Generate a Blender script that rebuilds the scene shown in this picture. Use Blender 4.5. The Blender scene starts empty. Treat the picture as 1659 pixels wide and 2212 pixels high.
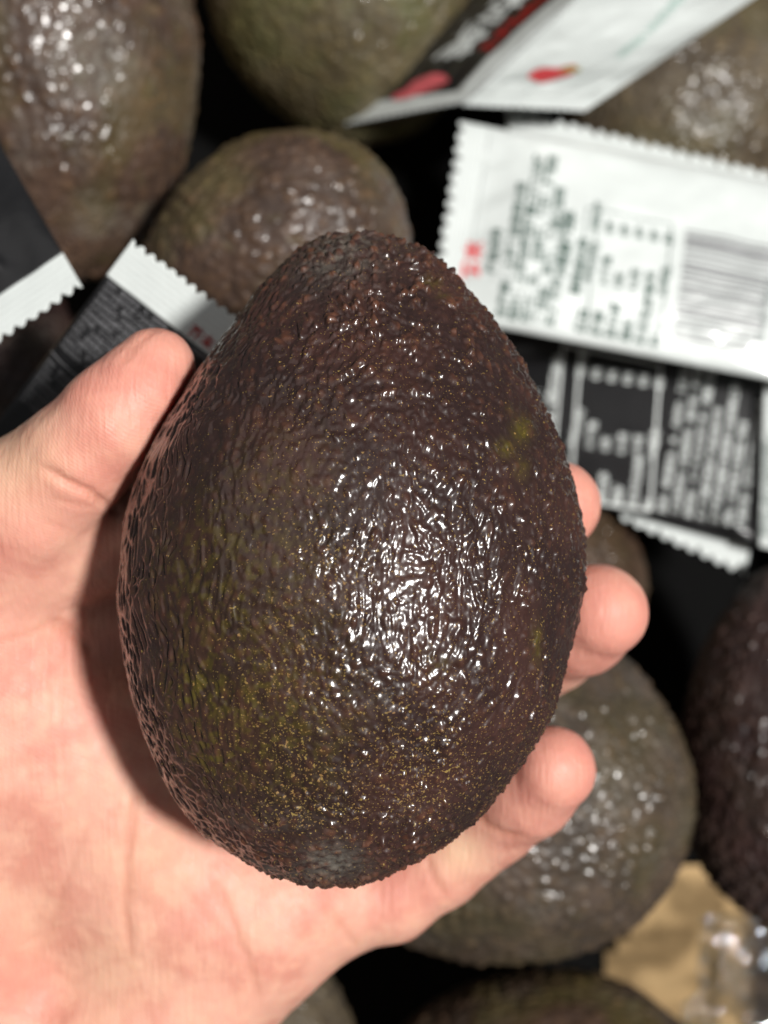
import bpy, math, random
import numpy as np
from mathutils import Vector

# ------------------------------------------------------------------ camera, light, world
SC = bpy.context.scene
COL = SC.collection
CM = 0.01                       # everything below is laid out in centimetres
FPX = 3058.0                    # focal length in view units (frame is 1659 x 2212 units)
CX, CY = 829.5, 1106.0
ZC = 47.0                       # camera height above the floor of the box (cm)

cam_d = bpy.data.cameras.new('camera')
cam = bpy.data.objects.new('camera', cam_d); COL.objects.link(cam)
cam.location = (0, 0, ZC * CM)
cam_d.sensor_fit = 'VERTICAL'; cam_d.sensor_height = 36.0
cam_d.lens = FPX / 2212.0 * 36.0
cam_d.clip_start = 0.005; cam_d.clip_end = 50
cam_d.dof.use_dof = True
cam_d.dof.focus_distance = 0.197
cam_d.dof.aperture_fstop = cam_d.lens / 3.5
SC.camera = cam

w = bpy.data.worlds.new('World'); SC.world = w; w.use_nodes = True
bg = w.node_tree.nodes['Background']
bg.inputs[0].default_value = (0.93, 0.97, 1.0, 1); bg.inputs[1].default_value = 0.10

ld = bpy.data.lights.new('shop_lamp', 'AREA'); ld.shape = 'DISK'; ld.size = 0.13; ld.energy = 32.5
ld.color = (1.0, 0.975, 0.94)
lamp = bpy.data.objects.new('shop_lamp', ld); COL.objects.link(lamp)
LDIR = Vector((0.41, 0.02, 0.91)).normalized()
lamp.location = Vector((0, 0, 0.25)) + LDIR * 1.35
lamp.rotation_euler = (-LDIR).to_track_quat('-Z', 'Y').to_euler()

ld2 = bpy.data.lights.new('fill_light', 'AREA'); ld2.shape = 'DISK'; ld2.size = 1.8; ld2.energy = 3.5  # added soft fill from the upper left, lifts the shadows
ld2.color = (1.0, 0.96, 0.92)
fill_obj = bpy.data.objects.new('fill_light', ld2); COL.objects.link(fill_obj)
L2 = Vector((-0.42, 0.50, 0.76)).normalized()
fill_obj.location = Vector((0, 0, 0.25)) + L2 * 1.5
fill_obj.rotation_euler = (-L2).to_track_quat('-Z', 'Y').to_euler()

SC.view_settings.view_transform = 'Standard'; SC.view_settings.look = 'None'
SC.view_settings.exposure = 0.0; SC.view_settings.gamma = 1.0
SC.cycles.use_denoising = True
SC.cycles.sample_clamp_indirect = 6.0
SC.cycles.max_bounces = 8

# ------------------------------------------------------------------ helpers
def P(vx, vy, d):
    """view-unit position seen at distance d (cm) -> world point in cm"""
    return np.array([(vx - CX) * d / FPX, (CY - vy) * d / FPX, ZC - d])

def hash3(ix, iy, iz, seed):
    h = (ix.astype(np.int64) * 374761393 + iy.astype(np.int64) * 668265263 +
         iz.astype(np.int64) * 2147483647 + seed * 1274126177) & 0xFFFFFFFF
    h = ((h ^ (h >> 13)) * 1274126177) & 0xFFFFFFFF
    h = ((h ^ (h >> 16)) * 2246822519) & 0xFFFFFFFF
    h = h ^ (h >> 15)
    return h

def rnd(h, k):
    return ((((h * (2 * k + 1) * 2654435761) & 0xFFFFFFFF) >> 8) & 0xFFFF) / 65535.0

def vnoise(p, seed=0):
    """smooth value noise, -1..1"""
    f = np.floor(p); t = p - f; t = t * t * t * (t * (t * 6 - 15) + 10)
    i = f.astype(np.int64); r = 0
    for dx in (0, 1):
        wx = t[:, 0] if dx else 1 - t[:, 0]
        for dy in (0, 1):
            wy = t[:, 1] if dy else 1 - t[:, 1]
            for dz in (0, 1):
                wz = t[:, 2] if dz else 1 - t[:, 2]
                r = r + wx * wy * wz * rnd(hash3(i[:, 0] + dx, i[:, 1] + dy, i[:, 2] + dz, seed), 0)
    return r * 2 - 1

def fbm(p, octv=3, seed=0):
    r = 0; a = 1.0; s = 0
    for o in range(octv):
        r = r + a * vnoise(p * (2 ** o) + 17.3 * o, seed + o); s += a; a *= 0.5
    return r / s

def worley(p, seed=0):
    """F1, F2 and a random number per nearest cell"""
    i = np.floor(p).astype(np.int64)
    n = len(p); f1 = np.full(n, 9.0); f2 = np.full(n, 9.0); rr = np.zeros(n)
    for dx in (-1, 0, 1):
        for dy in (-1, 0, 1):
            for dz in (-1, 0, 1):
                h = hash3(i[:, 0] + dx, i[:, 1] + dy, i[:, 2] + dz, seed)
                d = ((i[:, 0] + dx + rnd(h, 1) - p[:, 0]) ** 2 + (i[:, 1] + dy + rnd(h, 2) - p[:, 1]) ** 2 +
                     (i[:, 2] + dz + rnd(h, 3) - p[:, 2]) ** 2)
                near = d < f1
                f2 = np.where(near, f1, np.minimum(f2, d)); rr = np.where(near, rnd(h, 4), rr); f1 = np.where(near, d, f1)
    return np.sqrt(f1), np.sqrt(f2), rr

def sstep(a, b, x):
    t = np.clip((x - a) / (b - a), 0, 1); return t * t * (3 - 2 * t)

def mesh_obj(name, verts, faces, mat=None, parent=None, attrs=None, smooth=True, origin=None):
    """faces: (n,4) int array or list of index lists; verts in cm"""
    verts = np.asarray(verts, float)
    o0 = np.zeros(3) if origin is None else np.asarray(origin, float)
    me = bpy.data.meshes.new(name)
    v = ((verts - o0) * CM).astype(np.float32)
    if isinstance(faces, np.ndarray):
        n, k = faces.shape
        me.vertices.add(len(v)); me.vertices.foreach_set('co', v.ravel())
        me.loops.add(n * k); me.loops.foreach_set('vertex_index', faces.astype(np.int32).ravel())
        me.polygons.add(n)
        me.polygons.foreach_set('loop_start', np.arange(0, n * k, k, dtype=np.int32))
        me.polygons.foreach_set('loop_total', np.full(n, k, np.int32))
        me.update(calc_edges=True)
    else:
        me.from_pydata([tuple(a) for a in v], [], faces); me.update()
    me.polygons.foreach_set('use_smooth', np.full(len(me.polygons), smooth))
    for an, av in (attrs or {}).items():
        a = me.attributes.new(an, 'FLOAT', 'POINT'); a.data.foreach_set('value', np.asarray(av, np.float32))
    if mat: me.materials.append(mat)
    o = bpy.data.objects.new(name, me); COL.objects.link(o)
    if parent:
        o.parent = parent
        o.location = Vector(o0 * CM) - parent.location
    else:
        o.location = o0 * CM
    return o

def tag(o, label, cat, group=None, kind=None):
    o['label'] = label; o['category'] = cat
    if group: o['group'] = group
    if kind: o['kind'] = kind
    return o

def empty(name, loc):
    o = bpy.data.objects.new(name, None); COL.objects.link(o)
    o.location = np.asarray(loc) * CM; o.empty_display_size = 0.01
    return o

class NT:
    """tiny node-tree helper"""
    def __init__(self, name):
        self.m = bpy.data.materials.new(name); self.m.use_nodes = True
        self.t = self.m.node_tree; self.b = self.t.nodes['Principled BSDF']
    def n(self, kind, **kw):
        x = self.t.nodes.new(kind)
        for k, v in kw.items():
            if k.startswith('i_'): x.inputs[k[2:].replace('_', ' ')].default_value = v
            else: setattr(x, k, v)
        return x
    def l(self, a, b): self.t.links.new(a, b)
    def attr(self, name): return self.n('ShaderNodeAttribute', attribute_name=name).outputs['Fac']
    def obj(self): return self.n('ShaderNodeTexCoord').outputs['Object']
    def noise(self, scale, detail=3.0, vec=None, rough=0.5):
        x = self.n('ShaderNodeTexNoise'); x.inputs['Scale'].default_value = scale
        x.inputs['Detail'].default_value = detail; x.inputs['Roughness'].default_value = rough
        self.l(vec if vec is not None else self.obj(), x.inputs['Vector']); return x.outputs['Fac']
    def ramp(self, fac, a, b, ca=0.0, cb=1.0):
        x = self.n('ShaderNodeMapRange', interpolation_type='SMOOTHSTEP')
        for k, v in (('From Min', a), ('From Max', b), ('To Min', ca), ('To Max', cb)): x.inputs[k].default_value = v
        self.l(fac, x.inputs['Value']); return x.outputs[0]
    def math(self, op, a, b=None):
        x = self.n('ShaderNodeMath', operation=op)
        for k, v in ((0, a), (1, b)):
            if v is None: continue
            if isinstance(v, (int, float)): x.inputs[k].default_value = v
            else: self.l(v, x.inputs[k])
        return x.outputs[0]
    def mix(self, fac, a, b):
        x = self.n('ShaderNodeMix', data_type='RGBA')
        for k, v in ((0, fac), (6, a), (7, b)):
            if isinstance(v, (int, float)): x.inputs[k].default_value = v
            elif isinstance(v, tuple): x.inputs[k].default_value = v if len(v) == 4 else v + (1,)
            else: self.l(v, x.inputs[k])
        return x.outputs[2]
    def bump(self, h, dist, strength=1.0, prev=None):
        x = self.n('ShaderNodeBump'); x.inputs['Strength'].default_value = strength; x.inputs['Distance'].default_value = dist
        self.l(h, x.inputs['Height'])
        if prev is not None: self.l(prev, x.inputs['Normal'])
        return x.outputs[0]
    def set(self, **kw):
        for k, v in kw.items():
            i = self.b.inputs[k.replace('_', ' ')]
            if hasattr(v, 'node'): self.l(v, i)
            else: i.default_value = v if not (isinstance(v, tuple) and len(v) == 3 and i.type == 'RGBA') else v + (1,)
        return self.m

# ------------------------------------------------------------------ materials
def avocado_mat(name, base, base2, olive, speck, speck_amt=1.0, rough=0.36, coat=0.35, sscale=1.0, spec=0.5, crough=0.16, sheen=0.0):
    t = NT(name)
    big = t.noise(75.0, 4.0)
    c = t.mix(t.ramp(big, 0.38, 0.66), base, base2)
    c = t.mix(t.math('MULTIPLY', t.attr('olive'), 0.9), c, olive)
    # bump tips a little redder and lighter
    c = t.mix(t.math('MULTIPLY', t.attr('tip'), t.ramp(t.noise(420.0, 1.0), 0.4, 0.62, 0.05, 0.8)), c, (base2[0] * 2.6, base2[1] * 2.3, base2[2] * 1.5))
    # lenticel specks, small and irregular
    sp = t.math('MULTIPLY', t.attr('speck'), speck_amt)
    for k, sc_ in enumerate((1900.0 * sscale, 2900.0 * sscale)):
        mp = t.n('ShaderNodeMapping'); mp.inputs['Location'].default_value = (0.37 * k, 0.11, 0.05); t.l(t.obj(), mp.inputs[0])
        nz = t.noise(sc_, 1.5, mp.outputs[0], 0.6)
        on = t.ramp(t.math('ADD', nz, t.math('MULTIPLY', sp, 0.165)), 0.737, 0.81)
        hue = t.noise(sc_ * 0.35, 1.0, mp.outputs[0])
        c = t.mix(t.math('MULTIPLY', on, 0.8), c, t.mix(t.ramp(hue, 0.35, 0.65), speck, (speck[0] * 0.9, speck[1] * 0.72, speck[2] * 0.9)))
    c = t.mix(t.math('MULTIPLY', t.attr('grey'), t.ramp(t.noise(700.0, 3.0), 0.3, 0.65)), c, (0.16, 0.145, 0.12))
    fine = t.noise(2600.0, 3.0)
    mid = t.noise(900.0, 2.0)
    nb = t.bump(mid, 0.00014, 0.5); nb = t.bump(fine, 0.00007, 0.55, nb)
    r = t.ramp(t.noise(300.0, 3.0), 0.3, 0.7, rough - 0.05, rough + 0.12)
    r2 = t.math('ADD', r, t.math('MULTIPLY', t.attr('grey'), 0.25))
    return t.set(Base_Color=c, Roughness=r2, Normal=nb, Coat_Weight=coat, Coat_Roughness=crough, Specular_IOR_Level=spec, Sheen_Weight=sheen, Sheen_Roughness=0.45, Sheen_Tint=(0.85, 0.62, 0.56))

def skin_mat():
    t = NT('skin')
    o = t.obj()
    a = t.noise(95.0, 4.0); b = t.noise(260.0, 3.0); d = t.noise(40.0, 2.0)
    c = t.mix(t.ramp(a, 0.40, 0.60), (0.55, 0.240, 0.178), (0.63, 0.325, 0.242))
    c = t.mix(t.math('MULTIPLY', t.ramp(b, 0.42, 0.68), 0.45), c, (0.69, 0.395, 0.28))
    c = t.mix(t.math('MULTIPLY', t.ramp(d, 0.45, 0.62), 0.45), c, (0.59, 0.230, 0.180))
    c = t.mix(t.attr('red'), c, (0.62, 0.255, 0.20))
    c = t.mix(t.attr('pale'), c, (0.70, 0.47, 0.31))
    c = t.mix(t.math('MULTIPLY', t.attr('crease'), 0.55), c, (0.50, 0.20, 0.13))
    # friction ridges
    wv = t.n('ShaderNodeTexWave', wave_type='BANDS', bands_direction='DIAGONAL')
    wv.inputs['Scale'].default_value = 760.0; wv.inputs['Distortion'].default_value = 7.0
    wv.inputs['Detail'].default_value = 1.5; wv.inputs['Detail Scale'].default_value = 0.25
    t.l(o, wv.inputs['Vector'])
    nb = t.bump(wv.outputs['Fac'], 0.00005, 0.42)
    mpl = t.n('ShaderNodeMapping'); mpl.inputs['Scale'].default_value = (1.0, 0.10, 0.4); t.l(o, mpl.inputs[0])
    nb = t.bump(t.noise(1500.0, 2.0, mpl.outputs[0]), 0.00022, 0.85, nb)
    nb = t.bump(t.noise(1500.0, 4.0), 0.00012, 0.5, nb)
    nb = t.bump(t.noise(420.0, 3.0), 0.0003, 0.45, nb)
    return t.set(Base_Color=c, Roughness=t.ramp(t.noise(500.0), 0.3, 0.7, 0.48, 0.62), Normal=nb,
                 Subsurface_Weight=0.35, Subsurface_Radius=(1.0, 0.32, 0.18), Subsurface_Scale=0.0060, Specular_IOR_Level=0.4)

def film_mat(name, col, rough, coat=0.3, wr=0.00012):
    t = NT(name)
    nb = t.bump(t.noise(160.0, 3.0), wr * 4, 0.5); nb = t.bump(t.noise(700.0, 2.0), wr, 0.4, nb)
    c = t.mix(t.ramp(t.noise(60.0, 3.0), 0.3, 0.7), col, tuple(x * 0.93 for x in col))
    return t.set(Base_Color=c, Roughness=rough, Normal=nb, Coat_Weight=coat, Coat_Roughness=0.12)

def plain_mat(name, col, rough=0.5, **kw):
    t = NT(name); c = t.mix(t.ramp(t.noise(900.0, 2.0), 0.3, 0.7), col, tuple(x * 0.85 for x in col))
    return t.set(Base_Color=c, Roughness=rough, **kw)

def card_mat():
    t = NT('cardboard')
    mp = t.n('ShaderNodeMapping'); mp.inputs['Scale'].default_value = (1, 8, 1); t.l(t.obj(), mp.inputs[0])
    c = t.mix(t.noise(60.0, 5.0, mp.outputs[0]), (0.46, 0.30, 0.135), (0.55, 0.38, 0.19))
    return t.set(Base_Color=c, Roughness=0.8, Normal=t.bump(t.noise(300.0, 3.0, mp.outputs[0]), 0.0003, 0.4))

def clear_mat():
    t = NT('clear_film')
    tr = t.n('ShaderNodeBsdfTransparent'); gl = t.n('ShaderNodeBsdfGlossy'); gl.inputs['Roughness'].default_value = 0.1
    gl.inputs['Color'].default_value = (0.9, 0.95, 1, 1)
    lw = t.n('ShaderNodeLayerWeight'); lw.inputs['Blend'].default_value = 0.35
    mx = t.n('ShaderNodeMixShader'); t.l(t.math('ADD', t.math('MULTIPLY', lw.outputs['Fresnel'], 0.6), 0.12), mx.inputs[0])
    t.l(tr.outputs[0], mx.inputs[1]); t.l(gl.outputs[0], mx.inputs[2])
    t.l(mx.outputs[0], t.t.nodes['Material Output'].inputs['Surface'])
    return t.m

M_SKIN = skin_mat()
M_NAIL = plain_mat('nail', (0.66, 0.40, 0.31), 0.3, Coat_Weight=0.4)
M_WHITE = film_mat('white_film', (0.65, 0.69, 0.675), 0.36)
M_BLACK = film_mat('black_film', (0.010, 0.010, 0.011), 0.34, 0.08)
M_INK = plain_mat('green_black_ink', (0.08, 0.13, 0.11), 0.5)
M_WINK = plain_mat('white_ink', (0.80, 0.84, 0.82), 0.5)
M_GINK = plain_mat('grey_ink', (0.20, 0.20, 0.21), 0.5)
M_RED = plain_mat('red_ink', (0.70, 0.03, 0.04), 0.5)
M_DRED = plain_mat('dark_red_ink', (0.40, 0.008, 0.008), 0.5)
M_PINK = plain_mat('pink_ink', (0.75, 0.14, 0.16), 0.5)
M_LEAF = plain_mat('leaf_ink', (0.35, 0.30, 0.05), 0.5)
M_TEAL = plain_mat('teal_ink', (0.35, 0.52, 0.46), 0.5)
M_CARD = card_mat()
M_SHADE = plain_mat('black_shade_sheet', (0.004, 0.004, 0.004), 0.9, Specular_IOR_Level=0.08)  # near-black for the added sheet that stands in for gap shade
M_CLEAR = clear_mat()

# ------------------------------------------------------------------ cardboard box
box = empty('cardboard_box', (0, 0, 0))
tag(box, 'brown corrugated cardboard box holding the avocados, bottom showing at lower right', 'box')
def slab(name, x0, x1, y0, y1, z0, z1, mat, parent):
    v = [(x, y, z) for z in (z0, z1) for y in (y0, y1) for x in (x0, x1)]
    f = [[0, 2, 3, 1], [4, 5, 7, 6], [0, 1, 5, 4], [2, 6, 7, 3], [0, 4, 6, 2], [1, 3, 7, 5]]
    return mesh_obj(name, v, f, mat, parent, smooth=False)
slab('bottom_panel', -18, 14.6, -25, 25, -0.4, 0, M_CARD, box)
for (a, b, c, d) in ((-18.4, -18, -25, 25), (14.6, 15.0, -25, 25), (-18.4, 15.0, -25.4, -25), (-18.4, 15.0, 25, 25.4)):
    slab('side_panel', a, b, c, d, -0.4, 9, M_CARD, box)

# added black sheet on the bottom standing in for shade in the gaps, with the cardboard left bare at the lower right and top right
def shade_sheet():
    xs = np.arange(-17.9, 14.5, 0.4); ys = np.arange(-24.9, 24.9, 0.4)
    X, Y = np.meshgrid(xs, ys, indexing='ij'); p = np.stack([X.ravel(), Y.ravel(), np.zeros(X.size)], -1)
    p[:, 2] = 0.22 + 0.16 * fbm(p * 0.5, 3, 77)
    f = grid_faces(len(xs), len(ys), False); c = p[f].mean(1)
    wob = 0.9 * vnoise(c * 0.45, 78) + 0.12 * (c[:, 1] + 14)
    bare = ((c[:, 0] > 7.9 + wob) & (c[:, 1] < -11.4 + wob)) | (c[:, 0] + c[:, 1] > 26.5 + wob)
    o = mesh_obj('black_shade_sheet', p, f[~bare], M_SHADE, None, origin=(0, 0, 0.2))
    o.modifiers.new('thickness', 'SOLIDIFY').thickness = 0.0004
    tag(o, 'added black sheet on the bottom of the box, standing in for deep shade between the avocados', 'shade_sheet')

# ------------------------------------------------------------------ the held avocado
DA = 22.0
SIL_L = [(497, 775), (503, 710), (525, 650), (570, 590), (620, 540), (690, 490), (760, 440), (840, 390), (930, 340), (1020, 300),
         (1100, 275), (1200, 260), (1290, 254), (1390, 265), (1500, 290), (1600, 330), (1700, 370), (1780, 430), (1825, 490),
         (1865, 560), (1885, 620), (1905, 690), (1909, 745)]
SIL_R = [(497, 775), (510, 860), (555, 940), (620, 1010), (700, 1080), (790, 1130), (880, 1175), (960, 1210), (1040, 1235),
         (1120, 1250), (1200, 1256), (1290, 1251), (1360, 1245), (1440, 1225), (1510, 1200), (1600, 1150), (1690, 1090),
         (1760, 1030), (1810, 960), (1850, 900), (1890, 830), (1908, 760), (1909, 745)]
SHR = 0.985
def smooth_interp(ys, tab):
    t = np.array(tab, float); v = np.interp(ys, t[:, 0], t[:, 1]); return v
def avo_profile():
    n = 400
    th = np.linspace(0, math.pi, n)                       # 0 = top, pi = bottom
    yv = 497 + (1909 - 497) * (1 - np.cos(th)) / 2
    L = smooth_interp(yv, SIL_L); R = smooth_interp(yv, SIL_R)
    # round ends: blend to sqrt law handled by cosine spacing + smoothing
    k = np.exp(-0.5 * (np.arange(-14, 15) / 5.5) ** 2); k /= k.sum()
    wv = (R - L) / 2; cv = (R + L) / 2
    wpad = np.concatenate([-wv[14:0:-1], wv, -wv[-2:-16:-1]]); cpad = np.pad(cv, 14, mode='edge')
    wv = np.convolve(wpad, k, 'valid'); cv = np.convolve(cpad, k, 'valid'); wv[0] = wv[-1] = 0
    pc = DA / FPX
    y = (CY - yv) * pc; x = (cv - CX) * pc; wv = wv * pc * SHR
    yc = (y[0] + y[-1]) / 2; y = yc + (y - yc) * SHR
    return th, y, x, wv
A_TH, A_Y, A_X, A_W = avo_profile()
A_Z = ZC - DA
def avo_z0(y): return A_Z - 0.06 * (y - A_Y.mean())       # blossom end tips towards the viewer
AVO_FLAT = 0.93
def avo_sd(x, y, z):
    ys = A_Y[::-1]; w_ = np.interp(y, ys, A_W[::-1]); xc = np.interp(y, ys, A_X[::-1])
    w_ = np.maximum(w_, 0.05)
    r = np.sqrt(((x - xc) / w_) ** 2 + ((z - avo_z0(y)) / (w_ * AVO_FLAT)) ** 2)
    d = (r - 1) * w_ * 0.95
    return np.where((y > ys[-1]) | (y < ys[0]), np.maximum(d, 0.3), d)

def grid_faces(nu, nv, wrap=True):
    i = np.arange(nu)[:, None]; j = np.arange(nv if wrap else nv - 1)[None, :]
    i = i[:-1]
    a = i * nv + j; b = i * nv + (j + 1) % nv; c = (i + 1) * nv + (j + 1) % nv; d = (i + 1) * nv + j
    return np.stack([a, d, c, b], -1).reshape(-1, 4)

def normals_grid(p, nu, nv):
    g = p.reshape(nu, nv, 3)
    du = np.gradient(g, axis=0); dv = np.roll(g, -1, 1) - np.roll(g, 1, 1)
    n = np.cross(dv, du); n /= np.linalg.norm(n, axis=2, keepdims=True) + 1e-12
    return n.reshape(-1, 3)

def held_avocado():
    nu, nv = 660, 980
    th = np.linspace(0.004, math.pi - 0.004, nu)
    y = np.interp(th, A_TH, A_Y); x = np.interp(th, A_TH, A_X); wv = np.interp(th, A_TH, A_W)
    s = np.linspace(0, 2 * math.pi, nv, endpoint=False)
    ph = s - 0.45 * np.sin(s - math.pi / 2) * 0 + 0.42 * np.cos(s)          # denser on the side facing up
    Y = np.repeat(y[:, None], nv, 1); X = x[:, None] + wv[:, None] * np.cos(ph)[None]
    Z = avo_z0(y)[:, None] + wv[:, None] * AVO_FLAT * np.sin(ph)[None]
    p = np.stack([X, Y, Z], -1).reshape(-1, 3)
    n = normals_grid(p, nu, nv)
    c = np.array([A_X.mean(), A_Y.mean(), A_Z])
    if ((p - c) * n).sum() < 0: n = -n
    q = p - c
    # broad dents and facets
    low = fbm(q * 0.45, 2, 5)
    vx = CX + p[:, 0] * FPX / DA; vy = CY - p[:, 1] * FPX / DA       # where on the fruit (face plan)
    # texture axis runs from the stem end (behind, top) to the blossom scar
    ax = np.array([0.02, 0.955, -0.30]); ax /= np.linalg.norm(ax)
    along = q @ ax
    def aniso(st): return q + np.outer(along * (st - 1), ax)
    warp = np.stack([vnoise(q * 1.6, 31), vnoise(q * 1.6, 32), vnoise(q * 1.6, 33)], -1)
    topw = sstep(1.0, 4.0, p[:, 1]); botw = sstep(-3.6, -5.2, p[:, 1]); polar = np.clip(topw + botw, 0, 1)
    front = sstep(-0.2, 0.8, n[:, 2])
    leftside = sstep(-0.10, -0.66, n[:, 0])
    # pebbles (raised warts), big and isolated near the ends, small and dense elsewhere
    rg = fbm(q * 0.9, 2, 61)
    qa = aniso(0.80) + warp * 0.12
    f1, f2, rr = worley(qa / 0.135, 7)
    peb = sstep(0.82, 0.10, f1) * (0.15 + 0.85 * sstep(0.2, 0.75, rr))
    f1b, f2b, rrb = worley((aniso(0.85) + warp * 0.05) / 0.088, 17)
    pebb = sstep(0.85, 0.10, f1b) * (0.25 + 0.75 * rrb)
    # knobbly relief of irregular rounded lumps
    midw = np.exp(-(((vx - 940) / 280) ** 2 + ((vy - 1180) / 330) ** 2))
    k1 = vnoise((aniso(0.46) + warp * 0.10) / 0.082, 51) * midw + vnoise((aniso(0.80) + warp * 0.12) / 0.078, 55) * (1 - midw); k2 = vnoise((aniso(0.7) + warp * 0.04) / 0.047, 52)
    lump = np.maximum(k1 + 0.15, 0) ** 1.2
    # on the belly the lumps join into short curly ridges
    rn = 1 - np.abs(vnoise((aniso(0.50) + warp * 0.22) / 0.14, 53)) * 1.7
    ridge = np.maximum(rn, 0) ** 1.5 * sstep(-0.5, 0.3, vnoise(q / 0.4, 54))
    mid = np.exp(-(((vx - 880) / 230) ** 2 + ((vy - 1230) / 240) ** 2))
    # net of ridges round sunken cells on the side that faces the palm
    qw = aniso(0.34) + warp * 0.15
    g1, g2, gr = worley(qw / 0.165, 41)
    cells = sstep(0.05, 0.5, g2 - g1)
    belly = sstep(2.4, 0.4, np.hypot((vx - 500) / 200, (vy - 1290) / 330))
    wr = (1 - 0.66 * belly) * (0.85 + 0.5 * rg)
    wr = wr * (1 + 0.55 * np.exp(-(((vx - 980) / 230) ** 2 + ((vy - 800) / 260) ** 2)) + 0.3 * np.exp(-(((vx - 1130) / 120) ** 2 + ((vy - 1150) / 300) ** 2)))
    lownoise = fbm(q / 0.5, 2, 71)
    h = 0.10 * low + 0.022 * lownoise
    h = h + (0.046 * polar + 0.034) * peb * (0.4 + 0.6 * wr) * (1 - 0.6 * leftside) + 0.024 * pebb * (0.5 + 0.5 * wr) * (1 - 0.6 * leftside)
    h = h + (0.046 * lump * (1 - 0.35 * mid) + 0.005 * k2 + 0.030 * mid * ridge) * wr * (1 - 0.7 * leftside)
    h = h - (0.030 * leftside) * cells * (1 - 0.4 * polar)
    # blossom scar near the lower end
    sc = np.exp(-(((vx - 728) / 52) ** 2 + ((vy - 1795) / 46) ** 2)) * front
    h = h * (1 - 0.75 * sc) - 0.04 * sc + 0.010 * sc * fbm(q / 0.08, 3, 81)
    # a small pit, and a few nicks
    pit = np.exp(-(((vx - 963) / 8) ** 2 + ((vy - 1397) / 8) ** 2)) * front
    h = h - 0.06 * pit
    p2 = p + n * h[:, None]
    olive = np.zeros(len(p))
    for (a, b, ra, rb, am) in ((480, 1440, 75, 95, .75), (500, 1560, 90, 90, .62), (590, 1480, 170, 170, .55), (540, 1240, 170, 160, .50), (620, 1060, 120, 120, .25),
                               (1100, 945, 20, 26, 1.0), (1062, 985, 18, 16, .8), (1096, 1020, 14, 18, .7), (1125, 1365, 12, 34, .8), (925, 640, 18, 14, .5), (950, 665, 14, 10, .5),
                               (930, 1395, 30, 30, .3), (640, 1620, 110, 50, .2), (430, 1240, 60, 60, .2)):
        olive = np.maximum(olive, am * np.exp(-(((vx - a) / ra) ** 2 + ((vy - b) / rb) ** 2)))
    olive = np.clip(olive * (0.15 + 1.0 * sstep(-0.15, 0.45, fbm(q / 0.09, 3, 91))) * front, 0, 1)
    ol2 = np.zeros(len(p))
    for (a, b, ra, rb, am) in ((1100, 945, 20, 26, 1.2), (1062, 985, 20, 17, 1.0), (1096, 1022, 15, 20, .9), (1125, 1365, 11, 36, 1.0), (925, 640, 18, 13, .7), (948, 668, 14, 10, .7), (1075, 905, 12, 12, .5)):
        ol2 = np.maximum(ol2, am * np.exp(-(((vx - a) / ra) ** 2 + ((vy - b) / rb) ** 2)))
    olive = np.clip(np.maximum(olive * 1.25, ol2 * (0.7 + 0.6 * vnoise(q / 0.05, 95)) * front), 0, 1)
    tip = np.clip(peb * polar * 1.2 + 0.25 * pebb * polar + 0.40 * peb, 0, 1) * sstep(0.25, 0.7, rr)
    speck = 0.50 + 0.32 * np.exp(-(((vx - 560) / 260) ** 2 + ((vy - 1430) / 330) ** 2)) + 0.25 * sstep(1300, 1600, vy) - 0.15 * topw - 0.22 * botw
    speck = np.clip(speck * (0.88 + 0.25 * rg), 0, 0.82) * (1 - 0.5 * leftside)
    grey = np.clip(0.85 * sc + 0.55 * np.exp(-(((vx - 730) / 90) ** 2 + ((vy - 560) / 80) ** 2)) * (1 - peb) + 0.25 * botw * (1 - peb) * sstep(0, .4, rg), 0, 1)
    f = grid_faces(nu, nv)[:, ::-1] if ((np.cross(p[nv] - p[0], p[1] - p[0]) * n[0]).sum() > 0) else grid_faces(nu, nv)
    m = avocado_mat('held_avocado_skin', (0.0205, 0.0098, 0.0088), (0.037, 0.0155, 0.0125), (0.066, 0.050, 0.007), (0.26, 0.18, 0.05), rough=0.46, coat=0.70, crough=0.20, spec=0.18, sheen=0.02)
    o = mesh_obj('avocado', p2, f, m, None, dict(olive=olive, tip=tip, speck=speck, grey=grey), origin=c)
    return tag(o, 'large dark brown pebbly avocado held up in the hand', 'avocado')
held_avocado()

# ------------------------------------------------------------------ the hand
def seg(G, a, b, ra, rb, flat=None):
    a = np.asarray(a); b = np.asarray(b); ab = b - a; L2 = (ab ** 2).sum()
    dx, dy, dz = G[0] - a[0], G[1] - a[1], G[2] - a[2]
    t = np.clip((dx * ab[0] + dy * ab[1] + dz * ab[2]) / max(L2, 1e-9), 0, 1)
    return np.sqrt((dx - t * ab[0]) ** 2 + (dy - t * ab[1]) ** 2 + (dz - t * ab[2]) ** 2) - (ra + (rb - ra) * t)
def smin(a, b, k):
    h = np.clip(0.5 + 0.5 * (b - a) / k, 0, 1); return b + (a - b) * h - k * h * (1 - h)
def chain(G, pts, k):
    d = None
    for (a, b) in zip(pts[:-1], pts[1:]):
        s = seg(G, P(*a[:3]), P(*b[:3]), a[3], b[3])
        d = s if d is None else smin(d, s, k)
    return d

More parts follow.
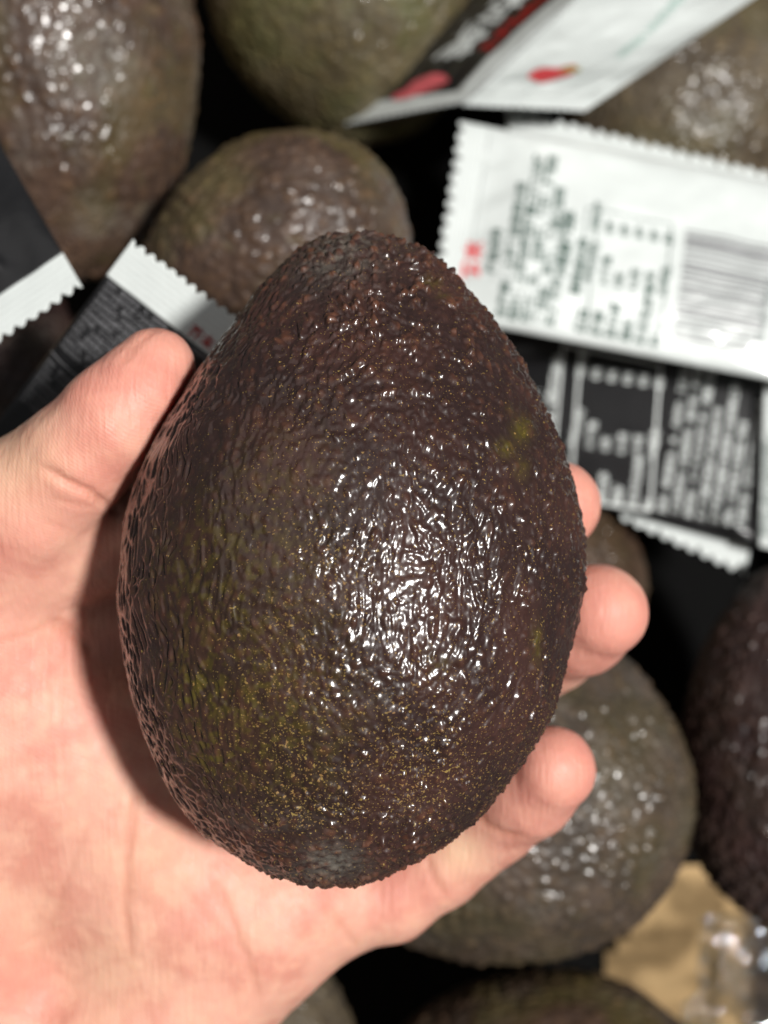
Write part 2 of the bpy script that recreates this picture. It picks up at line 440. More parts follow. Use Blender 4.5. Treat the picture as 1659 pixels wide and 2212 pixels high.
W = (-140, 2400, 26.9, 2.3)
THUMB = [(337, 793, 22.2, 0.61), (300, 848, 22.1, 0.74), (245, 910, 22.1, 0.86), (165, 990, 22.3, 0.90), (70, 1085, 22.8, 1.10), (-40, 1190, 23.6, 1.32)]
INDEX = [(400, 1195, 26.9, 1.10), (790, 985, 28.0, 0.95), (940, 910, 27.3, 0.85), (1015, 885, 26.3, 0.72)]
MIDDLE = [(600, 1400, 27.7, 1.10), (920, 1250, 28.0, 0.98), (1100, 1150, 26.4, 0.88), (1165, 1115, 25.2, 0.86), (1207, 1092, 24.4, 0.74)]
RING = [(690, 1620, 27.5, 1.08), (1000, 1500, 27.6, 0.98), (1180, 1392, 26.0, 0.88), (1255, 1345, 25.0, 0.90), (1297, 1322, 24.4, 0.80)]
PINKY = [(690, 1945, 26.0, 1.00), (840, 1925, 25.9, 0.93), (945, 1862, 25.7, 0.83), (1062, 1768, 25.3, 0.80), (1140, 1706, 24.6, 0.83), (1192, 1662, 24.0, 0.72)]
FINGERS = (THUMB, INDEX, MIDDLE, RING, PINKY)

def hand_sdf(G):
    palm = seg(G, P(*INDEX[0][:3]), P(*W[:3]), 1.15, 2.2)
    palm = smin(palm, seg(G, P(*MIDDLE[0][:3]), P(*W[:3]), 1.2, 2.2), 0.6)
    palm = smin(palm, seg(G, P(*RING[0][:3]), P(*W[:3]), 1.2, 2.2), 0.6)
    palm = smin(palm, seg(G, P(640, 1925, 25.9), P(240, 2290, 26.2), 1.35, 1.9), 0.8)
    palm = smin(palm, seg(G, P(240, 2290, 26.2), P(-60, 2560, 27.0), 1.9, 2.2), 0.8)
    palm = smin(palm, seg(G, P(250, 1850, 26.7), P(430, 1700, 27.0), 1.9, 1.7), 0.9)
    palm = smin(palm, seg(G, P(*W[:3]), P(-700, 3100, 28), 2.3, 2.6), 0.9)
    then = seg(G, P(-40, 1190, 23.6), P(-30, 1560, 24.9), 1.32, 1.85)
    then = smin(then, seg(G, P(-30, 1560, 24.9), P(*W[:3]), 1.85, 2.2), 0.6)
    palm = smin(palm, then, 0.9)
    web = seg(G, P(115, 1200, 23.55), P(330, 1130, 23.7), 0.95, 0.95)
    palm = smin(palm, web, 0.5)
    palm = smin(palm, seg(G, P(70, 1320, 24.2), P(380, 1300, 25.2), 1.05, 1.0), 0.3)
    palm = smin(palm, seg(G, P(90, 1490, 24.35), P(300, 1620, 25.0), 1.15, 1.15), 0.6)
    palm = smin(palm, seg(G, P(150, 1690, 24.9), P(330, 1930, 25.6), 1.3, 1.4), 1.2)
    palm = smin(palm, seg(G, P(330, 1780, 25.3), P(560, 1960, 25.8), 1.2, 1.2), 1.0)
    d = smin(palm, chain(G, THUMB, 0.12), 0.35)
    for F in FINGERS[1:]:
        d = np.minimum(d, smin(palm, chain(G, F, 0.15), 0.55))
    # fingers press on the fruit: skin stops at its surface
    a = -avo_sd(G[0], G[1], G[2]) + 0.02
    h = np.clip(0.5 - 0.5 * (d - a) / 0.12, 0, 1)
    return d + (a - d) * h + 0.12 * h * (1 - h)

def surface_nets(fn, lo, hi, st):
    ax = [np.arange(lo[i], hi[i] + st, st, dtype=np.float32) for i in range(3)]
    G = np.meshgrid(*ax, indexing='ij', sparse=True)
    F = fn(G).astype(np.float32)
    S = F < 0
    nx, ny, nz = F.shape
    c = [F[i:nx - 1 + i, j:ny - 1 + j, k:nz - 1 + k] for i in (0, 1) for j in (0, 1) for k in (0, 1)]
    cnt = sum((x < 0).astype(np.int8) for x in c)
    act = (cnt > 0) & (cnt < 8)
    idx = np.full(act.shape, -1, np.int64); ii = np.argwhere(act); idx[act] = np.arange(len(ii))
    cv = np.stack([x[act] for x in c], 1)
    co = np.array([(i, j, k) for i in (0, 1) for j in (0, 1) for k in (0, 1)], float)
    acc = np.zeros((len(ii), 3)); num = np.zeros(len(ii))
    for a in range(8):
        for b in range(a + 1, 8):
            if np.abs(co[a] - co[b]).sum() != 1: continue
            fa, fb = cv[:, a], cv[:, b]; m = (fa < 0) != (fb < 0)
            t = np.where(m, fa / np.where(m, fa - fb, 1), 0)
            acc += m[:, None] * (co[a] + t[:, None] * (co[b] - co[a])); num += m
    v = (ii + acc / num[:, None]) * st + np.array(lo)
    faces = []
    for d_ in range(3):
        sl0 = [slice(1, -1)] * 3; sl1 = [slice(1, -1)] * 3
        sl0[d_] = slice(0, -1); sl1[d_] = slice(1, None)
        A = S[tuple(sl0)]; B = S[tuple(sl1)]
        e = np.argwhere(A != B); flip = A[A != B]
        off = np.array([1, 1, 1]); off[d_] = 0
        e = e + off
        u, w_ = [(1, 2), (2, 0), (0, 1)][d_]
        du = np.zeros(3, int); du[u] = 1; dw = np.zeros(3, int); dw[w_] = 1
        q = np.stack([idx[tuple((e - du - dw).T)], idx[tuple((e - dw).T)], idx[tuple(e.T)], idx[tuple((e - du).T)]], 1)
        q[~flip] = q[~flip][:, ::-1]
        faces.append(q)
    f = np.concatenate(faces); f = f[(f >= 0).all(1)]
    return v, f

def vert_normals(v, f):
    fn = np.cross(v[f[:, 2]] - v[f[:, 0]], v[f[:, 3]] - v[f[:, 1]])
    n = np.zeros_like(v)
    for k in range(4): np.add.at(n, f[:, k], fn)
    return n / (np.linalg.norm(n, axis=1, keepdims=True) + 1e-12)

def poly_dist(x, y, pl):
    d = np.full(len(x), 1e9); tt = np.zeros(len(x)); pl = np.array(pl, float); n = len(pl) - 1
    for i in range(n):
        a, b = pl[i], pl[i + 1]; ab = b - a
        t = np.clip(((x - a[0]) * ab[0] + (y - a[1]) * ab[1]) / (ab @ ab), 0, 1)
        dd = np.hypot(x - a[0] - t * ab[0], y - a[1] - t * ab[1])
        m = dd < d; d = np.where(m, dd, d); tt = np.where(m, (i + t) / n, tt)
    return d, tt

def build_hand():
    lo = (-10.5, -14.0, ZC - 30.9); hi = (5.6, 3.8, ZC - 20.3)
    v, f = surface_nets(hand_sdf, lo, hi, 0.07)
    # even out the steps of the grid
    e = np.concatenate([f[:, [0, 1]], f[:, [1, 2]], f[:, [2, 3]], f[:, [3, 0]]])
    for it in range(4):
        s = np.zeros_like(v); c = np.zeros(len(v))
        np.add.at(s, e[:, 0], v[e[:, 1]]); np.add.at(c, e[:, 0], 1)
        np.add.at(s, e[:, 1], v[e[:, 0]]); np.add.at(c, e[:, 1], 1)
        v = v + (0.55 if it % 2 == 0 else -0.57) * (s / c[:, None] - v)
    n = vert_normals(v, f)
    d = ZC - v[:, 2]
    vx = CX + v[:, 0] * FPX / d; vy = CY - v[:, 1] * FPX / d
    face = sstep(0.0, 0.4, n[:, 2])
    h = 0.035 * fbm(v / 1.1, 2, 3) + 0.012 * fbm(v / 0.3, 2, 4)
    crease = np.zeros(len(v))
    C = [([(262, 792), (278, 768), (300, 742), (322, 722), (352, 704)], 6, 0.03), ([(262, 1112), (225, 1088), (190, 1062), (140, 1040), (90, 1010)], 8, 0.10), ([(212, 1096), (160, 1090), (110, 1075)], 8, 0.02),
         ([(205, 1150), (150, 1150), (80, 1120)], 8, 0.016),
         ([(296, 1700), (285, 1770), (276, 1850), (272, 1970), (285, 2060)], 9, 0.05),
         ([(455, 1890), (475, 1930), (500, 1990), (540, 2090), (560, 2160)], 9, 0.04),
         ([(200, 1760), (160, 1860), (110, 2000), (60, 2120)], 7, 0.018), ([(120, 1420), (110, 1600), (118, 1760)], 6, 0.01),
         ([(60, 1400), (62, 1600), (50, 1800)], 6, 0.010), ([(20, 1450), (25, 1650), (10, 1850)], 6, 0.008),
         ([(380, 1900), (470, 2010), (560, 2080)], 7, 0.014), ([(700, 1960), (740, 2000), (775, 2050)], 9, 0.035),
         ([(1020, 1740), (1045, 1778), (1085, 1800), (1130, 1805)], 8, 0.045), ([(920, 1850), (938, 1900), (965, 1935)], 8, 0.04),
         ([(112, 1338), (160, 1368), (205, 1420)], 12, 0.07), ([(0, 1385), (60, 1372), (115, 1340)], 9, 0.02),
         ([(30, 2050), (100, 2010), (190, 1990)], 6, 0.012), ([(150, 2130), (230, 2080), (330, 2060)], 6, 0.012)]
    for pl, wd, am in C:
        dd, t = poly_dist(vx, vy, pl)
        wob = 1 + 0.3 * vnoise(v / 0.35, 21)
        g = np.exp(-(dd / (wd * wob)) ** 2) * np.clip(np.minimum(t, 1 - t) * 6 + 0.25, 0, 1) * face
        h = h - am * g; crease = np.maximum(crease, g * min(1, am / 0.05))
    # nail root ridge and flattened pads
    red = np.zeros(len(v)); pale = np.zeros(len(v))
    for F, am in ((THUMB, 0.5), (MIDDLE, 0.55), (RING, 0.6), (PINKY, 0.75)):
        tpt = P(*F[0 if F is THUMB else -1][:3])
        dist = np.linalg.norm(v - tpt, axis=1); red = np.maximum(red, am * sstep(1.7, 0.5, dist))
    for (a, b, r_, am) in ((60, 1250, 140, .35), (215, 1120, 60, .45), (30, 1400, 120, .35), (180, 1930, 80, .2), (150, 1960, 60, .25)):
        red = np.maximum(red, am * np.exp(-((vx - a) ** 2 + (vy - b) ** 2) / r_ ** 2))
    for (a, b, r_, am) in ((990, 1840, 55, .8), (20, 990, 110, .6), (330, 1850, 110, .35), (250, 2090, 110, .3), (60, 2000, 100, .25)):
        pale = np.maximum(pale, am * np.exp(-((vx - a) ** 2 + (vy - b) ** 2) / r_ ** 2))
    v = v + n * h[:, None]
    org = P(-140, 2400, 26.9)
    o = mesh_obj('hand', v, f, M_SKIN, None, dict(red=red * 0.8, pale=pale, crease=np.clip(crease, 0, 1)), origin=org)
    tag(o, 'bare left hand seen from its palm, gripping the large avocado between thumb and fingers', 'hand')
    # nails, on the backs of the finger ends
    for F in FINGERS:
        if F is THUMB: a, b, r_ = P(*F[2][:3]), P(*F[0][:3]), 0.70; back = np.array([-0.62, 0.58, -0.53]); sh = -1.0; rbase = 0.82
        else: a, b, r_ = P(*F[-2][:3]), P(*F[-1][:3]), F[-1][3] * 1.0; back = np.array([0.35, -0.25, -0.9]); sh = -0.95; rbase = r_
        axn = b - a; axn /= np.linalg.norm(axn)
        back = back - axn * (back @ axn); back /= np.linalg.norm(back); side = np.cross(axn, back)
        nu, nv = 13, 13; vs = []
        for lay in (0.0, 0.045):
            for i in range(nu):
                s = i / (nu - 1)
                for j in range(nv):
                    u = (j / (nv - 1) * 2 - 1)
                    hw = 0.82 * (1 - 0.25 * abs(s - 0.45) ** 2 * 4 * (s > .45)) * (0.75 + 0.25 * min(1, s * 4))
                    an = u * hw
                    rr_ = rbase + (r_ - 0.03 - rbase) * min(1, s * 1.1) * (F is THUMB) + 0.012 - lay - 0.30 * max(0, s - 0.55)
                    ctr = b + axn * (sh + 1.22 * s - 0.10 * u * u)
                    vs.append(ctr + rr_ * (math.cos(an) * back + math.sin(an) * side))
        vs = np.array(vs); n1 = nu * nv
        g1 = grid_faces(nu, nv, False); fs = [list(x) for x in g1] + [list(x[::-1] + n1) for x in g1]
        ring = [j for j in range(nv)] + [i * nv + nv - 1 for i in range(1, nu)] + [(nu - 1) * nv + j for j in range(nv - 2, -1, -1)] + [i * nv for i in range(nu - 2, 0, -1)]
        for k in range(len(ring)):
            a_, b_ = ring[k], ring[(k + 1) % len(ring)]; fs.append([a_, b_, b_ + n1, a_ + n1])
        mesh_obj('nail', vs, fs, M_NAIL, o, origin=b)
build_hand()

shade_sheet()
# ------------------------------------------------------------------ the avocados in the box
def pile_avocado(label, ctr, half_len, half_w, axis, seed, colors, pear=0.16, bump=1.0, olive_amt=0.4, pits=(), grey_amt=0.2, rough=0.42, res=(290, 420), coat=0.40, spec=0.3):
    c = P(*ctr); ax = np.array(axis, float); ax /= np.linalg.norm(ax)     # axis points to the narrow stem end
    up = np.array([0, 0, 1.0]) if abs(ax[2]) < 0.9 else np.array([1.0, 0, 0])
    s1 = np.cross(up, ax); s1 /= np.linalg.norm(s1); s2 = np.cross(ax, s1)
    nu, nv = res
    th = np.linspace(0.004, math.pi - 0.004, nu); ph = np.linspace(0, 2 * math.pi, nv, endpoint=False)
    ct = np.cos(th); st = np.sin(th) * (1 - pear * ct - 0.07 * ct ** 2)
    st = st / st.max()
    L = ct * half_len
    p = (c + L[:, None, None] * ax + (half_w * st)[:, None, None] * (np.cos(ph)[None, :, None] * s1 + np.sin(ph)[None, :, None] * s2)).reshape(-1, 3)
    n = normals_grid(p, nu, nv)
    if ((p - c) * n).sum() < 0: n = -n
    q = p - c + seed * 13.7
    al = (p - c) @ ax
    qa = q + np.outer(al * -0.3, ax)
    f1, f2, rr = worley(qa / 0.21, seed); peb = sstep(0.85, 0.12, f1) * (0.25 + 0.75 * rr)
    f1b, f2b, rrb = worley(qa / 0.13, seed + 5); pebb = sstep(0.85, 0.12, f1b) * rrb
    rg = fbm(q * 0.7, 2, seed + 9)
    h = 0.16 * fbm(q * 0.4, 2, seed + 2) + 0.03 * fbm(q / 0.6, 2, seed + 3) + bump * (0.080 * peb * (0.8 + 0.6 * rg) + 0.050 * pebb + 0.016 * vnoise(q / 0.09, seed + 31))
    grey = np.clip(grey_amt * sstep(0.0, 0.5, fbm(q * 0.8, 2, seed + 12)), 0, 1)
    # stem button at the narrow end, dimpled
    stem = np.exp(-((half_len - al) / 0.25) ** 2) * sstep(0.7, 0.1, np.linalg.norm(p - c - np.outer(al, ax), axis=1))
    h = h - 0.12 * stem; grey = np.maximum(grey, 0.6 * stem)
    for (pv, pr, dep) in pits:
        pw = P(*pv); dist = np.linalg.norm((p - pw), axis=1)
        crescent = np.exp(-((dist - pr) / (pr * 0.4)) ** 2) * sstep(-0.3, 0.7, ((p - pw) @ np.array([0.35, 0.93, 0])) / pr)
        h = h - dep * crescent + dep * 0.5 * np.exp(-(dist / pr) ** 2); grey = np.maximum(grey, 0.75 * sstep(pr * 3.2, pr * 0.8, dist))
    ol = np.clip(olive_amt * sstep(-0.1, 0.45, fbm(q * 0.55, 3, seed + 20)) + 0.5 * olive_amt * sstep(0.35, 0.6, fbm(q * 2.2, 2, seed + 21)), 0, 1)
    p2 = p + n * h[:, None]
    f = grid_faces(nu, nv)
    k = nu // 2 * nv
    if (np.cross(p[k + nv] - p[k], p[k + 1] - p[k]) * n[k]).sum() > 0: f = f[:, ::-1]
    m = avocado_mat('avocado_skin', *colors, speck_amt=0.7, rough=rough, sscale=0.6, coat=coat, spec=spec)
    o = mesh_obj('avocado', p2, f, m, None, dict(olive=ol, tip=peb * 0.5, speck=np.full(len(p), 0.35), grey=grey), origin=c)
    return tag(o, label, 'avocado', 'loose avocados piled in the box')

BROWN = ((0.042, 0.026, 0.019), (0.072, 0.044, 0.032), (0.095, 0.080, 0.025), (0.22, 0.15, 0.06))
DARK = ((0.018, 0.010, 0.010), (0.035, 0.018, 0.016), (0.035, 0.030, 0.012), (0.12, 0.08, 0.05))
OLIVE = ((0.066, 0.052, 0.029), (0.100, 0.083, 0.048), (0.088, 0.092, 0.034), (0.26, 0.24, 0.10))
GREYB = ((0.060, 0.046, 0.032), (0.10, 0.080, 0.056), (0.10, 0.09, 0.035), (0.24, 0.19, 0.09))
pile_avocado('brown avocado with a crescent dent and pale sheen at the upper left corner', (120, 165, 34.5), 5.0, 3.55, (0.10, -1, -0.12), 1, BROWN, pits=(((205, 125, 31.2), 0.5, 0.12),), grey_amt=0.35, pear=0.11)
pile_avocado('olive green avocado at the top, between the brown one and the upright packets', (768, -22, 41.0), 4.4, 4.25, (0.12, -1, -0.15), 2, OLIVE, olive_amt=0.7, pear=0.10)
pile_avocado('brown avocado with yellowish flecks directly behind the top of the held one', (580, 562, 32.5), 3.35, 2.6, (-0.85, -0.40, -0.25), 3, BROWN, olive_amt=0.55, pear=0.12)
pile_avocado('grey brown avocado at the upper right, behind the white barcode packet', (1500, 215, 43.2), 4.4, 3.7, (0.6, 0.7, -0.3), 4, GREYB, pear=0.10)
pile_avocado('very dark purple avocado cut off by the right edge, below the packets', (1705, 1600, 37.0), 4.7, 2.75, (0.05, 1, -0.1), 5, DARK, bump=1.5, olive_amt=0.15, grey_amt=0.05)
pile_avocado('big grey brown avocado under the ring and little fingers', (1000, 1690, 35.3), 5.6, 4.25, (-0.97, 0.08, -0.2), 6, ((0.040, 0.030, 0.022), (0.070, 0.050, 0.038), (0.07, 0.06, 0.018), (0.20, 0.14, 0.07)), bump=1.4, olive_amt=0.3, grey_amt=0.25)
pile_avocado('brown avocado with green blush cut off by the bottom edge', (1180, 2395, 38.0), 4.7, 3.6, (-0.8, 0.1, -0.2), 7, BROWN, olive_amt=0.6)
pile_avocado('grey green avocado peeking out below the heel of the hand', (575, 2330, 38.0), 3.7, 2.55, (0.1, 1, -0.2), 8, GREYB, olive_amt=0.4)
pile_avocado('small dark avocado peeking out between the fingertips and the black packet', (1130, 1280, 41.5), 3.6, 2.9, (-0.9, -0.3, -0.2), 9, BROWN, olive_amt=0.2)
pile_avocado('dark brown avocado under the two small packets at the left edge', (-70, 880, 36.5), 3.9, 3.0, (0.3, 0.9, -0.2), 10, DARK, olive_amt=0.2)

# ------------------------------------------------------------------ sauce packets
class Packet:
    """a pillow packet on a bilinear sheet; u runs from the serrated end, v across (cm)"""
    def __init__(self, name, label, c00, c10, c11, c01, U, V, puff=0.45, seed=0, wr=0.05, ridges=()):
        self.c = [np.asarray(P(*x)) for x in (c00, c10, c11, c01)]
        self.U, self.V, self.H, self.seed, self.wr, self.ridges = U, V, puff, seed, wr, ridges
        n = np.cross(self.c[1] - self.c[0], self.c[3] - self.c[0]); n /= np.linalg.norm(n)
        self.n = n if n[2] > 0 else -n
        ctr = sum(self.c) / 4
        self.root = empty(name, ctr); tag(self.root, label, 'sauce packet', 'sauce packets strewn over the avocados')
        self.seal = 0.75
    def height(self, u, v):
        U, V = self.U, self.V
        e = sstep(self.seal * 0.9, self.seal + 1.6, u) * sstep(U - self.seal * 0.9, U - self.seal - 1.6, u)
        b = (1 - np.clip(np.abs(2 * v / V - 1), 0, 1) ** 2.6) ** 0.6
        p3 = np.stack([u * 0.7, v, np.full_like(u, self.seed * 3.3)], -1)
        wn = fbm(p3 * 1.1, 3, self.seed) * self.wr
        rad = np.sin(v * 7.0 + 2.0 * vnoise(p3 * 0.8, self.seed + 7)) * 0.035 * sstep(self.seal + 2.2, self.seal, u) * sstep(self.seal * 0.8, self.seal + .3, u)
        h = self.H * e * b + (wn + rad) * np.clip(b * 1.4, 0, 1) * sstep(0, self.seal + .6, u)
        for (u0, v0, u1, v1, wd, am) in self.ridges:
            d, t = poly_dist(u, v, [(u0, v0), (u1, v1)])
            h = h + am * np.exp(-(d / wd) ** 2) * np.sin(np.clip(t, 0.02, .98) * math.pi) ** 0.5
        return h
    def S(self, u, v, off=0.0, sgn=1.0):
        a = (u / self.U)[:, None]; b = (v / self.V)[:, None]
        base = (1 - a) * (1 - b) * self.c[0] + a * (1 - b) * self.c[1] + a * b * self.c[2] + (1 - a) * b * self.c[3]
        h = self.height(u, v); h = h if sgn > 0 else -h * 0.75
        return base + self.n * (h + off)[:, None]
    def sheet(self, name, u0, u1, mat, serr0=None, serr1=None, nu=60, per=10, pitch=0.29, crimp=0.0, thick=0.02, v0=0.0, v1=None, lift=0.0):
        v1 = self.V if v1 is None else v1
        nv = int((v1 - v0) / pitch * per) if (serr0 or serr1) else 70
        nv = max(nv, 30)
        vv = np.linspace(v0, v1, nv); ss = np.linspace(0, 1, nu)
        tri = np.abs(((vv / pitch) % 1) * 2 - 1); tooth = np.sin(tri * math.pi / 2) ** 0.9
        jit = 1 + 0.25 * np.sin(vv * 5.1)
        a = u0 + (serr0 or 0) * (1 - tooth) * jit; b = u1 - (serr1 or 0) * (1 - tooth) * jit
        u = a[None, :] + (b - a)[None, :] * ss[:, None]; v = np.repeat(vv[None], nu, 0)
        u = u.ravel(); v = v.ravel()
        cr = crimp * np.sin(u * 2 * math.pi / 0.11) if crimp else 0
        top = self.S(u, v, thick + lift + cr); bot = self.S(u, v, -thick + lift + (cr if crimp else 0), 1.0 if crimp else -1.0)
        g = grid_faces(nu, nv, False); n1 = nu * nv
        ring = list(range(nv)) + [i * nv + nv - 1 for i in range(1, nu)] + [(nu - 1) * nv + j for j in range(nv - 2, -1, -1)] + [i * nv for i in range(nu - 2, 0, -1)]
        st = np.array([[ring[k], ring[(k + 1) % len(ring)], ring[(k + 1) % len(ring)] + n1, ring[k] + n1] for k in range(len(ring))])
        f = np.concatenate([g, g[:, ::-1] + n1, st])
        return mesh_obj(name, np.concatenate([top, bot]), f, mat, self.root, origin=np.asarray(self.root.location) / CM)
    def lines(self, name, segs, mat, wd=0.05, off=0.035):
        vs = []; fs = []
        for (u0, v0, u1, v1) in segs:
            m = max(2, int(math.hypot(u1 - u0, v1 - v0) / 0.15)); t = np.linspace(0, 1, m)
            du, dv = u1 - u0, v1 - v0; L = math.hypot(du, dv); px, py = -dv / L * wd / 2, du / L * wd / 2
            k = sum(len(x) for x in vs)
            vs.append(self.S(u0 + du * t + px, v0 + dv * t + py, off)); vs.append(self.S(u0 + du * t - px, v0 + dv * t - py, off))
            fs += [[k + i, k + i + 1, k + m + i + 1, k + m + i] for i in range(m - 1)]
        return mesh_obj(name, np.concatenate(vs), fs, mat, self.root, origin=np.asarray(self.root.location) / CM)
    def text(self, name, items, mat, off=0.04):
        """items: (string, size cm, u, v, angle degrees, slant)"""
        vs = []; fs = []; k = 0
        for (body, size, u0, v0, ang, *ex) in items:
            cu = bpy.data.curves.new('t', 'FONT'); cu.body = body; cu.size = size; cu.resolution_u = 2
            cu.offset = ex[0] if ex else 0.0
            o = bpy.data.objects.new('t', cu); COL.objects.link(o)
            me = o.to_mesh(); co = np.zeros(len(me.vertices) * 3); me.vertices.foreach_get('co', co); co = co.reshape(-1, 3)
            sx = ex[1] if len(ex) > 1 else 1.0
            a = math.radians(ang); x = co[:, 0] * sx; y = co[:, 1]
            if len(co):
                vs.append(self.S(u0 + x * math.cos(a) - y * math.sin(a), v0 + x * math.sin(a) + y * math.cos(a), off))
                fs += [[i + k for i in p_.vertices] for p_ in me.polygons]; k += len(co)
            o.to_mesh_clear(); bpy.data.objects.remove(o); bpy.data.curves.remove(cu)
        return mesh_obj(name, np.concatenate(vs), fs, mat, self.root, origin=np.asarray(self.root.location) / CM, smooth=False)
    def blob(self, name, u, v, ru, rv, mat, ang=0, seed=1, off=0.045):
        t = np.linspace(0, 2 * math.pi, 40, endpoint=False); r = 1 + 0.12 * np.sin(3 * t + seed) + 0.08 * np.sin(5 * t + 2 * seed)
        uu = np.concatenate([[u], u + ru * r * np.cos(t) * math.cos(ang) - rv * r * np.sin(t) * math.sin(ang)])
        vv = np.concatenate([[v], v + ru * r * np.cos(t) * math.sin(ang) + rv * r * np.sin(t) * math.cos(ang)])
        return mesh_obj(name, self.S(uu, vv, off), [[0, 1 + i, 1 + (i + 1) % 40] for i in range(40)], mat, self.root, origin=np.asarray(self.root.location) / CM)

def place_px(pk, vx, vy):
    """packet (u, v) under a view position, by Newton steps on the sheet"""
    x = np.array([pk.U / 2, pk.V / 2])
    def f(x):
        p = pk.S(np.array([x[0]]), np.array([x[1]]))[0]; d = ZC - p[2]
        return np.array([CX + p[0] * FPX / d - vx, CY - p[1] * FPX / d - vy])
    for _ in range(12):
        r = f(x); J = np.stack([(f(x + np.array([.02, 0])) - r) / .02, (f(x + np.array([0, .02])) - r) / .02], 1)
        x = np.clip(x - np.linalg.solve(J, r), -1, pk.U + 1)
    return x

# --- white packet with barcode
pw = Packet('sauce_packet', 'white packet with barcode and nutrition table, right of the held avocado', (925, 678, 36.0), (1790, 845, 35.6), (1860, 430, 36.8), (992, 262, 37.2), 10.2, 5.1, puff=0.5, seed=3, wr=0.10)
pw.sheet('end_seal', 0, 0.78, M_WHITE, serr0=0.22, nu=44, pitch=0.36, crimp=0.006)
pw.sheet('film', 0.78, 10.2, M_WHITE, nu=130)
def T(pk, s, size, vx, vy, ang=90, *ex):
    u, v = place_px(pk, vx, vy); return (s, size, u, v, ang, *ex)
pw.text('red_flavour_mark', [T(pw, '芥末', 0.50, 1029, 606, 90, 0.012)], M_RED)
cols = [(1062, 592, '产品名称'), (1083, 690, '生产商：上海食品有限公司'), (1110, 697, '地址：上海市奉贤区青工路工业区'), (1138, 700, '配料：水、白砂糖、辣根、植物油'),
        (1165, 703, '食用盐、淀粉、食品添加剂'), (1190, 706, '贮存条件：阴凉干燥处'), (1215, 600, '净含量：3克'), (1244, 640, '营养成分表')]
pw.text('ingredient_text', [T(pw, s, 0.29, x + 6, y, 90, 0.010) for (x, y, s) in cols], M_INK)
rows = [('项目', '每份(3克)', 'NRV%'), ('能量', '31千焦', '0%'), ('蛋白质', '0克', '0%'), ('脂肪', '0.3克', '0%'), ('碳水化合物', '0.9克', '0%'), ('钠', '96毫克', '5%')]
it = []
for i, (a, b, c_) in enumerate(rows):
    x = 1262 + i * 32.0; y = 722 + i * 6.0
    it += [T(pw, a, 0.28, x, y, 90, 0.010), T(pw, b, 0.25, x + 16, y - 110, 90, 0.008), T(pw, c_, 0.28, x + 30, y - 222, 90, 0.012)]
pw.text('nutrition_text', it, M_INK)
def uvline(pk, pts): return [tuple(place_px(pk, *a)) + tuple(place_px(pk, *b)) for a, b in zip(pts[:-1], pts[1:])]
pw.lines('table_frame', uvline(pw, [(1268, 450), (1452, 486), (1420, 742), (1236, 708), (1268, 450)]) + uvline(pw, [(1292, 455), (1262, 712)]), M_INK, 0.03)
# barcode: each bar runs along u
rb = random.Random(4)
u0, v0 = place_px(pw, 1452, 728); u1, v1 = place_px(pw, 1482, 497); ue = u0 + 2.2
def bars(pk):
    vs = []; fs = []; v = v0; k = 0
    while v < v1:
        wd = rb.choice((0.03, 0.06, 0.09, 0.03)); m = 16; t = np.linspace(0, 1, m); lng = ue + (0.0)
        shift = (u1 - u0) * (v - v0) / (v1 - v0)
        vs.append(pk.S(u0 + shift + (lng - u0) * t, np.full(m, v), 0.045)); vs.append(pk.S(u0 + shift + (lng - u0) * t, np.full(m, v + wd), 0.045))
        fs += [[k + i, k + i + 1, k + m + i + 1, k + m + i] for i in range(m - 1)]; k += 2 * m
        v += wd + rb.choice((0.035, 0.05, 0.08, 0.10))
    return mesh_obj('barcode', np.concatenate(vs), fs, M_GINK, pk.root, origin=np.asarray(pk.root.location) / CM, smooth=False)
bars(pw)
pw.text('barcode_digits', [T(pw, '6 921665 705358', 0.27, 1640, 765, 88, 0.003)], M_INK)
# --- second white packet tucked behind it: only its serrated end shows
pb = Packet('sauce_packet', 'white packet tucked behind the barcode packet, only its serrated end showing above', (1092, 230, 38.7), (1130, 560, 40.2), (1790, 720, 40.2), (1730, 388, 38.7), 4.0, 8.7, puff=0.15, seed=11, wr=0.05)
pb.sheet('end_seal', 0, 0.8, M_WHITE, serr0=0.20, nu=30, pitch=0.40, crimp=0.006)
pb.sheet('film', 0.8, 4.0, M_WHITE, nu=40)
# --- black packet below it
pk = Packet('sauce_packet', 'black packet with white nutrition table and dense white text, right of the fingertips', (990, 1020, 40.2), (1655, 1180, 37.7), (1720, 760, 37.6), (1060, 640, 40.2), 9.0, 5.6, puff=0.12, seed=5, wr=0.025)
ra = place_px(pk, 1515, 1080); rb2 = place_px(pk, 1625, 1165)
pk.ridges = ((ra[0], ra[1], rb2[0], rb2[1], 0.26, 0.24),)
pk.sheet('film', 0, 9.0, M_BLACK, nu=120)
pk.lines('table_frame', uvline(pk, [(1218, 745), (1428, 788), (1405, 1104), (1190, 1070), (1218, 745)]) + uvline(pk, [(1256, 752), (1232, 1076)]), M_WINK, 0.07)
it = []
for i, (a, b, c_) in enumerate(rows):
    x = 1228 + i * 34.0; y = 1078 + i * 5.0
    it += [T(pk, a, 0.30, x + 10, y, 90, 0.006), T(pk, b, 0.28, x + 18, y - 112, 90, 0.006), T(pk, c_, 0.30, x + 32, y - 262, 90, 0.010)]
pk.text('nutrition_text', it, M_WINK)
words = ['配料：酿造酱油、水、白砂糖、食用盐、山梨糖醇', '食品添加剂（谷氨酸钠、焦糖色、柠檬酸）酵母抽提物', '保质期：十二个月 贮存条件：请置于阴凉干燥处', '生产日期见包装 产品标准代号', '生产许可证编号 制造商食品有限公司', '地址：江苏省工业园区 电话', '使用方法：撕开小口挤出即可食用', '致敏物质提示：含有大豆、小麦及其制品']
